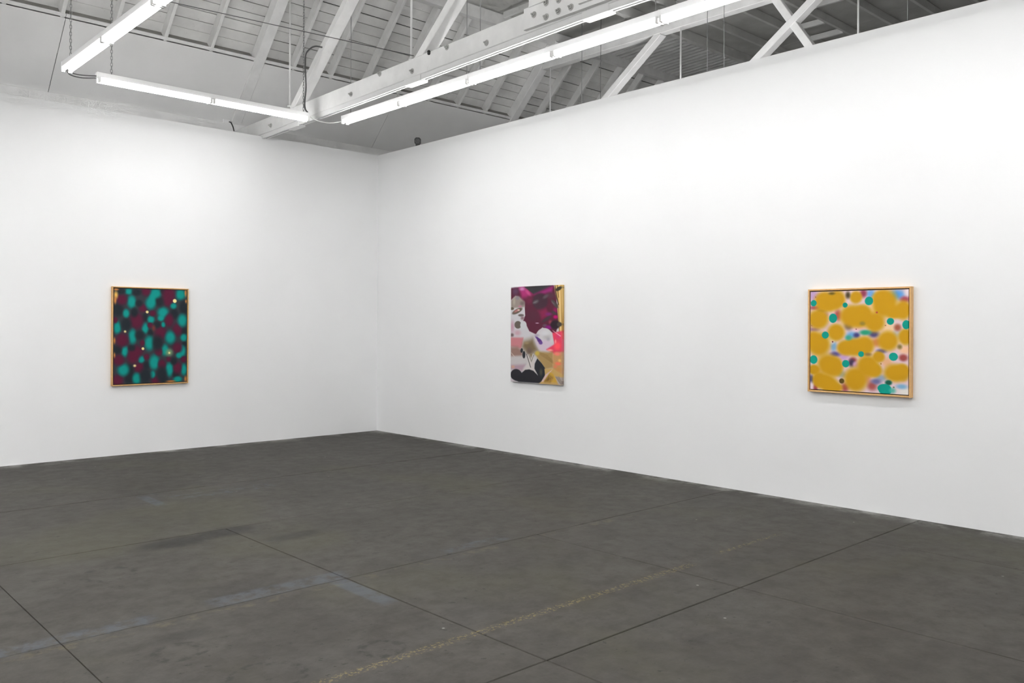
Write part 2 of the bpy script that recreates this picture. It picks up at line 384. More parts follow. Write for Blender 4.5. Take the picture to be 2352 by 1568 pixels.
# ------------------------------------------------------------------ roof trusses
def bolt_mesh():
    m = MB()
    def disc(r, x0, x1, n, ph=0):
        vs = [(x, r*math.cos(2*math.pi*k/n+ph), r*math.sin(2*math.pi*k/n+ph)) for x in (x0, x1) for k in range(n)]
        fs = [(k, (k+1) % n, n+(k+1) % n, n+k) for k in range(n)] + [tuple(range(n-1,-1,-1)), tuple(range(n, 2*n))]
        m.add(vs, fs)
    disc(.030, 0, -.004, 14); disc(.018, -.004, -.020, 6); disc(.009, -.020, -.038, 8)
    return m.mesh('bolt', M_bolt)
BOLT = bolt_mesh()
def truss(x0, label, slope_d, with_bolts):
    xm = x0 + .075; wd = .15
    T = empty('roof_truss', W(xm, 11.7, 2.62)); tag(T, label, 'roof truss', 'timber roof trusses')
    def member(name, ya, ha, yb, hb, w, d, mat=M_beam, xo=0.0):
        m = MB(); m.bar(W(xm+xo, ya, ha), W(xm+xo, yb, hb), w, d, Vector((0,0,1)), .006); return m.build(name, mat, T)
    member('tie_beam', 11.78, 2.690, 4.905, 2.792, wd, .20); member('tie_beam', 4.895, 2.792, -1.98, 2.690, wd, .20)
    s = (14.74 + 14.98)/2
    member('top_chord', 11.86, s-11.86, 10.03, s-10.03, wd, .17)
    member('top_chord', 2*YM-11.86, s-11.86, 2*YM-10.03, s-10.03, wd, .17)
    member('upper_chord', 10.30, 4.465, -.5, 4.465, wd, .17)
    for yf, sl in ((10.02, slope_d), (7.33, slope_d)):
        ft = 2.80; tp = 4.40
        member('diagonal_brace', yf+.04, ft, yf+.04-(tp-ft)/sl, tp, wd*.93, .10)
    member('diagonal_brace', 4.93, 2.84, 4.93+1.56/1.52, 4.40, wd*.80, .10)
    for y in (10.14, 7.46, 4.80):
        m = MB(); m.tube([W(x0+.03, y, 2.86), W(x0+.03, y, 4.42)], .012, 10)
        m.tube([W(x0+.03, y, 2.845), W(x0+.03, y, 2.865)], .03, 10); m.build('tie_rod', M_beam, T)
    if with_bolts:
        m = MB(); m.box(W(x0-.045, 4.15, 2.70), W(x0-.002, 5.63, 2.89), .004); m.build('splice_plate', M_beam, T)
        m = MB(); m.box(W(x0-.06, 4.25, 2.885), W(x0+.13, 5.55, 2.985), .004); m.build('splice_block', M_beam, T)
        m = MB(); m.box(W(x0-.075, 4.70, 2.74), W(x0-.046, 4.93, 3.10), .004); m.build('strap', M_beam, T)
        for y, h, d in [(8.609,2.709,0),(8.012,2.821,0),(7.402,2.719,0),(6.806,2.833,0),(6.192,2.73,0),(10.6,2.68,0),
                     (5.492,2.805,1),(5.337,2.745,1),(5.186,2.755,1),(5.035,2.749,1),(5.337,2.869,1),(5.182,2.853,1),(5.03,2.86,1)]:
            place(bpy.data.objects.new('bolt', BOLT), W(x0-(.045 if d else .0), y, h), T)
    return T
truss(5.40, 'white timber roof truss whose bolted tie beam crosses the ceiling above the left wall', .81, True)
truss(10.25, 'dim timber roof truss with crossing braces rising from behind the right wall', .72, False)

# ------------------------------------------------------------------ fluorescent strip lights
def chain_mesh(L):
    m = MB(); n = max(2, int(L/.034)); st = L/n
    for k in range(n):
        z0 = k*st; r = .0032; a = .0085; zz = st*.78
        ax = Vector((1,0,0)) if k % 2 else Vector((0,1,0))
        pts = [ax*a + Vector((0,0,z0-.003)), ax*a + Vector((0,0,z0+zz)), ax*0 + Vector((0,0,z0+zz+.008)), ax*-a + Vector((0,0,z0+zz)), ax*-a + Vector((0,0,z0-.003)), ax*0 + Vector((0,0,z0-.011)), ax*a + Vector((0,0,z0-.003))]
        m.tube(pts, r, 4, False)
    return m
FT = 2.60                                              # top of the housings above the eye
def strip_light(p0, direction, label, length=2.44, chains=(.06, 1.0), group='suspended fluorescent strip lights', offs=(-.034, .034), FW=.086, hang='chain'):
    """p0 = (x, y) of the start of the centre line, direction = 'x+' or 'y-'"""
    d = Vector((1,0,0)) if direction == 'x+' else Vector((0,-1,0)); sd = Vector((d.y, -d.x, 0))
    P = W(p0[0], p0[1], FT); L = length
    T = empty('strip_light', P + d*L/2 - Vector((0,0,.10))); tag(T, label, 'light fixture', group)
    m = MB()
    # channel housing with chamfered lower edges
    pr = [(-FW/2, 0), (FW/2, 0), (FW/2, -.050), (FW*.44, -.056), (-FW*.44, -.056), (-FW/2, -.050)]
    a, b_ = .004, L-.004
    vs = [P + d*a + sd*x + Vector((0,0,z)) for x, z in pr] + [P + d*b_ + sd*x + Vector((0,0,z)) for x, z in pr]
    m.add(vs, [(i, (i+1) % 6, 6+(i+1) % 6, 6+i) for i in range(6)] + [tuple(range(5,-1,-1)), tuple(range(6,12))])
    m.build('housing', M_white, T)
    for s0 in (0, L/2):
        for sx in offs:
            q = P + d*(s0+.018) + sd*sx + Vector((0,0,-.080))
            t_ = MB(); t_.tube([q + d*.012, q + d*(L/2-.048)], .0155, 8); t_.build('tube', M_tube, T)
            for e in (.018, L/2-.018):
                c_ = P + d*(s0+e) + sd*sx; h_ = MB()
                h_.bar(c_ + Vector((0,0,-.050)), c_ + Vector((0,0,-.102)), .034, .024, d, .004); h_.build('lampholder', M_socket, T)
    for e in (0, L):
        m = MB(); q = P + d*e
        m.bar(q + Vector((0,0,.002)), q + Vector((0,0,-.062)), FW+.006, .006, d, .001); m.build('end_cap', M_white, T)
    for fr in chains:
        q = P + d*(L*fr if fr < .5 else L*fr-.06)
        yq = max(q.y-YC, 2*YM-(q.y-YC)); top = min(deck_h(yq), PS-yq) + EYE - .02
        if hang == 'chain':
            c_ = chain_mesh(top-q.z); c_.v = [(v[0]+q.x, v[1]+q.y, v[2]+q.z) for v in c_.v]; c_.build('chain', M_steel, T)
        else:
            c_ = MB(); c_.tube([q, Vector((q.x, q.y, top))], .0042, 6); c_.build('hanging_wire', M_steel, T)
    return T
PIT = 2.447
strip_light((2.50, 9.235), 'y-', 'strip light on chains at the far end of the left row')
strip_light((2.50, 9.235-PIT), 'y-', 'strip light second in the left row, running out of the top of the picture')
strip_light((2.50, 9.235-2*PIT), 'y-', 'strip light third in the left row, towards the camera')
strip_light((2.50, 9.235-3*PIT), 'y-', 'strip light last in the left row, nearest the camera')
strip_light((2.828, 9.38), 'x+', 'strip light parallel to the left wall, joining the two long rows')
strip_light((5.675, 9.20), 'y-', 'strip light at the far end of the row below the roof beam, near the corner', hang='wire')
strip_light((5.675, 9.20-PIT), 'y-', 'strip light second from the corner in the row beside the roof beam', hang='wire')
strip_light((5.675, 9.20-2*PIT), 'y-', 'strip light third from the corner in the row beside the roof beam', hang='wire')
strip_light((5.675, 9.20-3*PIT), 'y-', 'strip light last in the row beside the roof beam, nearest the camera', hang='wire')
NEXT = dict(offs=(-.11, -.04, .04, .11), FW=.084, hang='wire', group='strip lights beyond the right wall')
strip_light((9.50, 8.85), 'y-', 'strip light of the neighbouring room, the farther one behind the right wall', **NEXT)
strip_light((9.10, 6.10), 'y-', 'strip light of the neighbouring room, the nearer one behind the right wall', **NEXT)

FILL = dict(offs=(-.135, -.065, .065, .135), FW=.084, group='added unseen fill strip lights')  # unseen lamps, added to even out the light on the walls
for k, nm in enumerate(('nearest the left wall', 'second from the left wall', 'third from the left wall', 'nearest the camera')):
    strip_light((-3.60, 7.4-k*2.45), 'x+', 'added unseen outer fill strip light at far left, ' + nm, **FILL)
    strip_light((-1.10, 7.4-k*2.45), 'x+', 'added unseen inner fill strip light left of the rows, ' + nm, **FILL)
strip_light((2.95, -.80), 'x+', 'added unseen fill strip light across the room behind the camera', **FILL)

# ------------------------------------------------------------------ cables, wires, small fittings
def smooth(pts, n=8):
    pts = [Vector(p) for p in pts]; out = []
    for i in range(len(pts)-1):
        p0, p1, p2, p3 = pts[max(i-1,0)], pts[i], pts[i+1], pts[min(i+2, len(pts)-1)]
        for k in range(n):
            t = k/n
            out.append(.5*((2*p1) + (p2-p0)*t + (2*p0-5*p1+4*p2-p3)*t*t + (3*p1-p0-3*p2+p3)*t**3))
    return out + [pts[-1]]
def cable(name, pts, r, mat, label, cat, sm=True, n=6):
    m = MB(); m.tube(smooth(pts) if sm else pts, r, n); return tag(m.build(name, mat), label, cat)
cable('power_cable', [W(5.41,9.28,3.42),W(5.35,9.34,3.435),W(5.34,9.45,3.432),W(5.34,9.56,3.39),W(5.34,9.58,3.28),W(5.34,9.56,2.97),W(5.33,9.57,2.79),W(5.30,9.50,2.68),W(5.285,9.42,2.625)], .010, M_cable,
      'dark cable looping from a truss brace down to the strip light end', 'cable')
cable('power_cable', [W(2.50,9.24,2.56),W(2.56,9.32,2.535),W(2.68,9.36,2.54),W(2.825,9.38,2.565)], .006, M_cable, 'upper grey cable linking the left row to the middle strip light', 'cable')
cable('power_cable', [W(2.50,9.25,2.545),W(2.56,9.33,2.515),W(2.68,9.37,2.515),W(2.825,9.39,2.545)], .006, M_cable, 'lower grey cable linking the left row to the middle strip light', 'cable')
cable('power_cable', [W(5.275,9.38,2.575),W(5.38,9.34,2.52),W(5.53,9.26,2.505),W(5.675,9.205,2.545)], .007, M_wcable, 'pale cable sagging between the middle strip light and the corner strip light', 'cable')
cable('tension_wire', [W(3.11,10.75,4.005), W(5.40,7.378,2.878)], .0045, M_cable, 'thin straight wire running below the rafters down to the beam', 'wire', False, 5)
h = deck_h(8.31); cable('suspension_wire', [W(9.48, 8.31, 2.62), W(9.48, 8.31, h-.004)], .004, M_cable, 'thin hanging wire dropping behind the right wall beside the dim truss', 'wire', False, 5)
# track below the tie beam
T = empty('lighting_track', W(5.47, 8.0, 2.57)); tag(T, 'white aluminium track fixed along the underside of the bolted roof beam', 'track')
def bh(y): return 2.690 + (11.78-y)*.01484 - .10       # underside of the tie beam
for y0, y1 in ((11.0, 10.1), (9.9, 7.55), (7.25, 4.95), (4.65, 1.0)):
    yA, yB = y0, y1
    hA = bh(yA) if yA > 4.9 else bh(4.9)-(4.9-yA)*.0148; hB = bh(yB) if yB > 4.9 else bh(4.9)-(4.9-yB)*.0148
    m = MB()
    for xo, wd_, dp, dz in ((-.016, .022, .056, .0), (.012, .016, .030, .0), (.040, .022, .050, .0)):
        m.bar(W(5.432+xo, yA, hA-dp/2-.001+dz), W(5.432+xo, yB, hB-dp/2-.001+dz), wd_, dp, Vector((0,0,1)), .003)
    m.build('rail', M_rail, T)
for y in (10.0, 7.40, 4.80):
    h = bh(max(y, 4.9)); m = MB(); m.box(W(5.395, y-.15, h-.066), W(5.50, y+.15, h-.001), .006); m.build('connector', M_rail, T)
# small camera on the right wall
T = empty('security_camera', Vector((.04, 9.90+YC, WT))); tag(T, 'small black camera standing on top of the right wall near the corner', 'camera')
q = Vector((.03, 9.90+YC, WT)); d = Vector((-.6,-.75,-.1)).normalized()
m = MB(); m.bar(q + Vector((0,0,.0)), q + Vector((0,0,.030)), .05, .05, Vector((1,0,0)), .008); m.build('foot', M_black, T)
m = MB(); ce = q + Vector((0,0,.072)); m.bar(ce - d*.04, ce + d*.04, .092, .098, Vector((0,0,1)), .022); m.build('body', M_black, T)
m = MB(); m.tube([ce + d*.038, ce + d*.047], [.032, .030], 18); m.build('lens_ring', M_cable, T)
m = MB(); m.tube([ce + d*.046, ce + d*.050], [.019, .016], 16); m.build('lens', M_glass, T)
# junction box and wiring on the wall plate beside the beam foot
T = empty('junction_box', Vector((5.33+XC, .97, 4.507))); tag(T, 'white junction box with black leads on the ledge at the beam end', 'electrical box')
m = MB(); m.box((5.27+XC, .935, 4.507), (5.38+XC, 1.0, 4.555), .006); m.build('box', M_white, T)
m = MB(); m.tube(smooth([W(5.36,11.80,2.93),W(5.37,11.76,2.91),W(5.39,11.74,2.85),W(5.40,11.73,2.79)]), .008, 6); m.build('lead', M_black, T)
# little black clamp on the beam top
m = MB(); q = W(5.392, 7.10, 2.845); m.tube([q + Vector((0,0,-.022)), q + Vector((0,0,-.012)), q + Vector((0,0,.016)), q + Vector((0,0,.024))], [.010, .017, .017, .009], 10)
tag(m.build('cable_clamp', M_black), 'small black clamp clipped to the upper edge of the bolted beam', 'clamp')
# ------------------------------------------------------------------ the three paintings
ART_DARK=[(0.969,0.588,0.044,0.033,0,0.6,'D'),(0.732,0.124,0.08,0.061,0,0.6,'M'),(0.489,0.464,0.043,0.043,0,0.6,'D'),(0.958,0.44,0.057,0.052,0,0.6,'D'),(0.688,0.65,0.057,0.068,0,0.6,'T'),(0.522,0.097,0.064,0.074,0,0.6,'T'),(0.958,0.518,0.054,0.044,0,0.6,'T'),(0.338,0.836,0.081,0.063,0,0.6,'M'),(0.938,0.666,0.053,0.069,0,0.6,'T'),(0.754,0.863,0.063,0.082,0,0.6,'T'),(0.41,0.302,0.048,0.055,0,0.6,'D'),(0.386,0.204,0.069,0.05,0,0.6,'M'),(0.846,0.92,0.053,0.046,0,0.6,'D'),(0.058,0.221,0.078,0.088,0,0.6,'D'),(0.495,0.324,0.053,0.043,0,0.6,'T'),(0.147,0.659,0.053,0.066,0,0.6,'T'),(0.662,0.247,0.085,0.064,0,0.6,'T'),(0.367,0.746,0.049,0.042,0,0.6,'T'),(0.44,0.809,0.055,0.048,0,0.6,'D'),(0.474,0.574,0.072,0.085,0,0.6,'T'),(0.415,0.415,0.05,0.064,0,0.6,'T'),(0.29,0.662,0.112,0.073,0,0.6,'M'),(0.053,0.961,0.086,0.068,0,0.6,'M'),(0.627,0.461,0.096,0.079,0,0.6,'M'),(0.612,0.126,0.071,0.067,0,0.6,'D'),(0.569,0.976,0.083,0.049,0,0.6,'M'),(0.048,0.413,0.053,0.073,0,0.6,'T'),(0.518,0.256,0.048,0.037,0,0.6,'M'),(0.557,0.043,0.088,0.059,0,0.6,'T'),(0.237,0.623,0.053,0.041,0,0.6,'D'),(0.632,0.309,0.052,0.035,0,0.6,'T'),(0.819,0.262,0.072,0.064,0,0.6,'D'),(0.96,0.869,0.047,0.069,0,0.6,'T'),(0.424,0.023,0.072,0.055,0,0.6,'M'),(0.232,0.138,0.065,0.076,0,0.6,'T'),(0.209,0.885,0.068,0.11,0,0.6,'D'),(0.194,0.031,0.06,0.034,0,0.6,'T'),(0.872,0.972,0.069,0.035,0,0.6,'T'),(0.199,0.959,0.064,0.059,0,0.6,'D'),(0.544,0.781,0.077,0.089,0,0.6,'T'),(0.252,0.728,0.088,0.069,0,0.6,'M'),(0.681,0.018,0.061,0.037,0,0.6,'D'),(0.744,0.751,0.04,0.03,0,0.6,'M'),(0.048,0.642,0.066,0.063,0,0.6,'D'),(0.648,0.803,0.061,0.056,0,0.6,'M'),(0.519,0.91,0.043,0.043,0,0.6,'T'),(0.299,0.339,0.104,0.101,0,0.6,'M'),(0.959,0.756,0.051,0.038,0,0.6,'M'),(0.247,0.504,0.06,0.087,0,0.6,'T'),(0.343,0.49,0.073,0.057,0,0.6,'D'),(0.435,0.721,0.042,0.037,0,0.6,'M'),(0.128,0.852,0.084,0.071,0,0.6,'T'),(0.86,0.432,0.075,0.076,0,0.6,'M'),(0.02,0.332,0.034,0.036,0,0.6,'M'),(0.603,0.668,0.059,0.047,0,0.6,'M'),(0.488,0.15,0.077,0.072,0,0.6,'T'),(0.866,0.63,0.078,0.066,0,0.6,'M'),(0.887,0.712,0.045,0.035,0,0.6,'T'),(0.588,0.576,0.083,0.091,0,0.6,'D'),(0.684,0.969,0.062,0.038,0,0.6,'D'),(0.104,0.117,0.08,0.063,0,0.6,'M'),(0.905,0.048,0.083,0.065,0,0.6,'T'),(0.808,0.173,0.049,0.037,0,0.6,'T'),(0.09,0.029,0.069,0.036,0,0.6,'D'),(0.952,0.191,0.07,0.085,0,0.6,'D'),(0.305,0.948,0.065,0.067,0,0.6,'T'),(0.867,0.847,0.069,0.071,0,0.6,'M'),(0.27,0.25,0.053,0.055,0,0.6,'D'),(0.815,0.772,0.053,0.047,0,0.6,'D'),(0.667,0.377,0.033,0.033,0,0.6,'T'),(0.937,0.331,0.076,0.077,0,0.6,'T'),(0.299,0.036,0.071,0.041,0,0.6,'D'),(0.748,0.331,0.068,0.08,0,0.6,'M'),(0.161,0.377,0.079,0.08,0,0.6,'D'),(0.764,0.516,0.079,0.077,0,0.6,'T'),(0.649,0.914,0.084,0.098,0,0.6,'D'),(0.742,0.047,0.105,0.103,0,0.6,'M'),(0.484,0.385,0.042,0.032,0,0.6,'M'),(0.109,0.54,0.098,0.082,0,0.6,'M'),(0.067,0.75,0.083,0.065,0,0.6,'M'),(0.161,0.261,0.048,0.05,0,0.6,'T'),(0.426,0.922,0.09,0.097,0,0.6,'D'),(0.377,0.573,0.036,0.037,0,0.6,'M'),(0.582,0.377,0.055,0.042,0,0.6,'D'),(0.333,0.152,0.053,0.041,0,0.6,'D'),(0.027,0.071,0.03,0.046,0,0.9,'Y'),(0.016,0.126,0.02,0.044,0,0.9,'O'),(0.009,0.546,0.017,0.037,0,0.9,'O'),(0.011,0.697,0.013,0.03,0,0.9,'O'),(0.988,0.972,0.025,0.036,0,0.9,'O'),(0.775,0.991,0.072,0.011,0,0.9,'O'),(0.03,0.012,0.037,0.013,0,0.9,'O'),(0.982,0.028,0.017,0.047,0,0.9,'O'),(0.988,0.121,0.015,0.023,0,0.9,'O'),(0.533,0.415,0.028,0.035,0,0.9,'R'),(0.826,0.119,0.028,0.021,0,0.15,'C'),(0.443,0.243,0.02,0.015,0,0.2,'C'),(0.148,0.451,0.018,0.014,0,0.7,'C'),(0.387,0.633,0.019,0.015,0,0.25,'C'),(0.278,0.812,0.023,0.015,0,0.9,'C'),(0.749,0.678,0.059,0.045,0,0.9,'H'),(0.752,0.683,0.016,0.012,0,0.6,'C')]
ART_YELLOW=[(0.032,0.037,0.081,0.067,0,0.75,(200,165,208)),(0.891,0.05,0.082,0.055,0,0.75,(84,155,224)),(0.634,0.036,0.053,0.048,0,0.75,(110,165,225)),(0.442,0.447,0.063,0.049,0,0.75,(105,165,215)),(0.253,0.556,0.039,0.058,0,0.75,(125,170,205)),(0.965,0.095,0.054,0.035,0,0.75,(165,75,95)),(0.559,0.03,0.041,0.048,0,0.75,(150,62,88)),(0.675,0.181,0.065,0.064,0,0.75,(242,205,178)),(0.812,0.373,0.079,0.071,0,0.75,(240,205,165)),(0.526,0.373,0.091,0.04,0,0.75,(232,190,208)),(0.218,0.49,0.052,0.05,0,0.75,(238,222,218)),(0.357,0.652,0.068,0.049,0,0.75,(200,160,205)),(0.969,0.576,0.07,0.047,0,0.75,(244,195,158)),(0.796,0.698,0.064,0.055,0,0.75,(228,175,135)),(0.601,0.864,0.049,0.048,0,0.75,(215,150,140)),(1.0,0.022,0.046,0.047,0,0.75,(240,225,232)),(0.977,0.982,0.092,0.062,0,0.75,(232,228,222)),(0.938,0.925,0.062,0.027,0,0.75,(130,178,212)),(0.739,0.851,0.064,0.036,0,0.75,(150,165,185)),(0.05,0.164,0.08,0.025,0,0.75,(165,85,95)),(0.297,0.241,0.043,0.066,0,0.75,(175,85,85)),(0.374,0.964,0.047,0.049,0,0.75,(160,72,80)),(0.65,0.934,0.057,0.052,0,0.75,(165,85,80)),(0.493,0.442,0.038,0.032,0,0.75,(70,70,130)),(0.666,0.429,0.061,0.04,0,0.75,(80,75,120)),(0.743,0.592,0.056,0.025,0,0.75,(92,85,140)),(0.271,0.634,0.061,0.03,0,0.75,(95,88,150)),(0.012,0.897,0.027,0.051,0,0.75,(75,80,130)),(0.691,0.889,0.057,0.032,0,0.75,(110,110,155)),(0.121,0.198,0.053,0.025,0,0.75,(110,100,60)),(0.041,0.386,0.063,0.025,0,0.75,(150,115,160)),(0.014,0.972,0.027,0.051,0,0.75,(235,215,225)),(0.059,0.987,0.027,0.05,0,0.75,(165,75,85)),(0.023,0.349,0.027,0.025,0,0.75,(205,165,200)),(0.459,0.687,0.042,0.033,0,0.75,(165,75,75)),(0.442,0.716,0.042,0.045,0,0.75,(70,58,85)),(0.484,0.731,0.034,0.033,0,0.75,(205,160,205)),(0.34,0.834,0.051,0.041,0,0.75,(165,165,145)),(0.165,0.232,0.035,0.033,0,0.75,(190,150,180)),(0.961,0.834,0.046,0.047,0,0.75,(205,160,80)),(0.408,0.349,0.051,0.049,0,0.75,(120,100,95)),(0.691,0.509,0.057,0.048,0,0.75,(205,130,80)),(0.559,0.793,0.05,0.048,0,0.75,(225,165,140)),(0.112,0.809,0.062,0.033,0,0.75,(215,175,160)),(0.891,0.428,0.047,0.047,0,0.75,(185,185,195)),(0.041,0.799,0.07,0.057,0,0.42,(200,150,16)),(0.148,0.1,0.116,0.11,0,0.42,(200,150,16)),(0.288,0.085,0.096,0.1,0,0.42,(200,150,16)),(0.21,0.116,0.117,0.098,0,0.42,(200,150,16)),(0.484,0.066,0.069,0.067,0,0.42,(200,150,16)),(0.442,0.251,0.141,0.121,0,0.42,(200,150,16)),(0.559,0.236,0.092,0.104,0,0.42,(200,150,16)),(0.526,0.26,0.13,0.118,0,0.42,(200,150,16)),(0.675,0.313,0.107,0.106,0,0.42,(200,150,16)),(0.772,0.135,0.132,0.149,-25,0.42,(200,150,16)),(0.739,0.078,0.099,0.08,0,0.42,(200,150,16)),(0.95,0.197,0.08,0.101,0,0.42,(200,150,16)),(0.867,0.215,0.097,0.071,0,0.42,(200,150,16)),(0.086,0.282,0.124,0.111,0,0.42,(200,150,16)),(0.279,0.415,0.101,0.096,0,0.42,(200,150,16)),(0.094,0.537,0.134,0.136,0,0.42,(200,150,16)),(0.032,0.5,0.08,0.104,0,0.42,(200,150,16)),(0.476,0.56,0.163,0.098,0,0.42,(200,150,16)),(0.576,0.543,0.103,0.104,0,0.42,(200,150,16)),(0.374,0.57,0.095,0.078,0,0.42,(200,150,16)),(0.804,0.493,0.113,0.105,0,0.42,(200,150,16)),(0.973,0.451,0.076,0.086,0,0.42,(200,150,16)),(0.21,0.747,0.146,0.119,-20,0.42,(200,150,16)),(0.271,0.762,0.087,0.102,0,0.42,(200,150,16)),(0.483,0.879,0.132,0.133,0,0.42,(200,150,16)),(0.609,0.743,0.123,0.117,-25,0.42,(200,150,16)),(0.715,0.648,0.065,0.059,0,0.42,(200,150,16)),(0.675,0.781,0.082,0.072,0,0.42,(200,150,16)),(0.883,0.798,0.129,0.095,0,0.42,(200,150,16)),(0.946,0.772,0.069,0.07,0,0.42,(200,150,16)),(0.174,0.923,0.161,0.093,-18,0.42,(200,150,16)),(0.245,0.97,0.116,0.056,0,0.42,(200,150,16)),(0.094,0.902,0.07,0.084,0,0.42,(200,150,16)),(0.34,0.901,0.029,0.028,0,0.3,(92,72,22)),(0.401,0.042,0.029,0.041,0,0.8,(85,72,45)),(0.231,0.021,0.04,0.018,0,0.8,(115,95,30)),(0.812,0.894,0.038,0.028,0,0.5,(20,92,72)),(0.897,0.363,0.039,0.039,0,0.7,(165,92,70)),(0.952,0.65,0.047,0.038,0,0.6,(155,72,68)),(0.551,0.325,0.033,0.023,0,0.8,(150,128,50)),(0.609,0.627,0.041,0.019,0,0.8,(150,118,62)),(0.918,0.547,0.027,0.027,0,0.8,(140,120,62)),(0.58,0.413,0.066,0.029,0,0.7,(40,158,120)),(0.408,0.467,0.039,0.029,0,0.8,(60,165,140)),(0.056,0.055,0.006,0.006,0,0.4,(150,50,60)),(0.695,0.217,0.011,0.01,0,0.5,(165,60,60)),(0.242,0.51,0.009,0.008,0,0.3,(110,30,40)),(0.012,0.346,0.005,0.005,0,0.3,(120,40,50)),(0.488,0.381,0.006,0.006,0,0.3,(120,40,50)),(0.78,0.343,0.006,0.006,0,0.3,(150,70,50)),(0.738,0.715,0.008,0.008,0,0.4,(165,120,40)),(0.863,0.936,0.008,0.008,0,0.4,(100,70,40)),(0.034,0.117,0.034,0.033,0,0.08,(0,152,134)),(0.372,0.141,0.027,0.026,0,0.08,(0,152,134)),(0.616,0.104,0.043,0.043,0,0.08,(0,152,134)),(0.245,0.272,0.044,0.048,0,0.08,(0,152,134)),(0.828,0.304,0.036,0.034,0,0.08,(0,152,134)),(0.978,0.336,0.037,0.044,0,0.08,(0,152,134)),(0.163,0.443,0.039,0.037,0,0.08,(0,152,134)),(0.539,0.626,0.03,0.029,0,0.08,(0,152,134)),(0.858,0.643,0.044,0.04,0,0.08,(0,152,134)),(0.036,0.696,0.043,0.045,0,0.08,(0,152,134)),(0.381,0.726,0.039,0.038,0,0.08,(0,152,134)),(0.772,0.951,0.069,0.044,0,0.08,(0,152,134)),(0.78,0.976,0.064,0.036,0,0.08,(0,152,134)),(0.851,0.968,0.036,0.032,0,0.9,(90,180,165))]
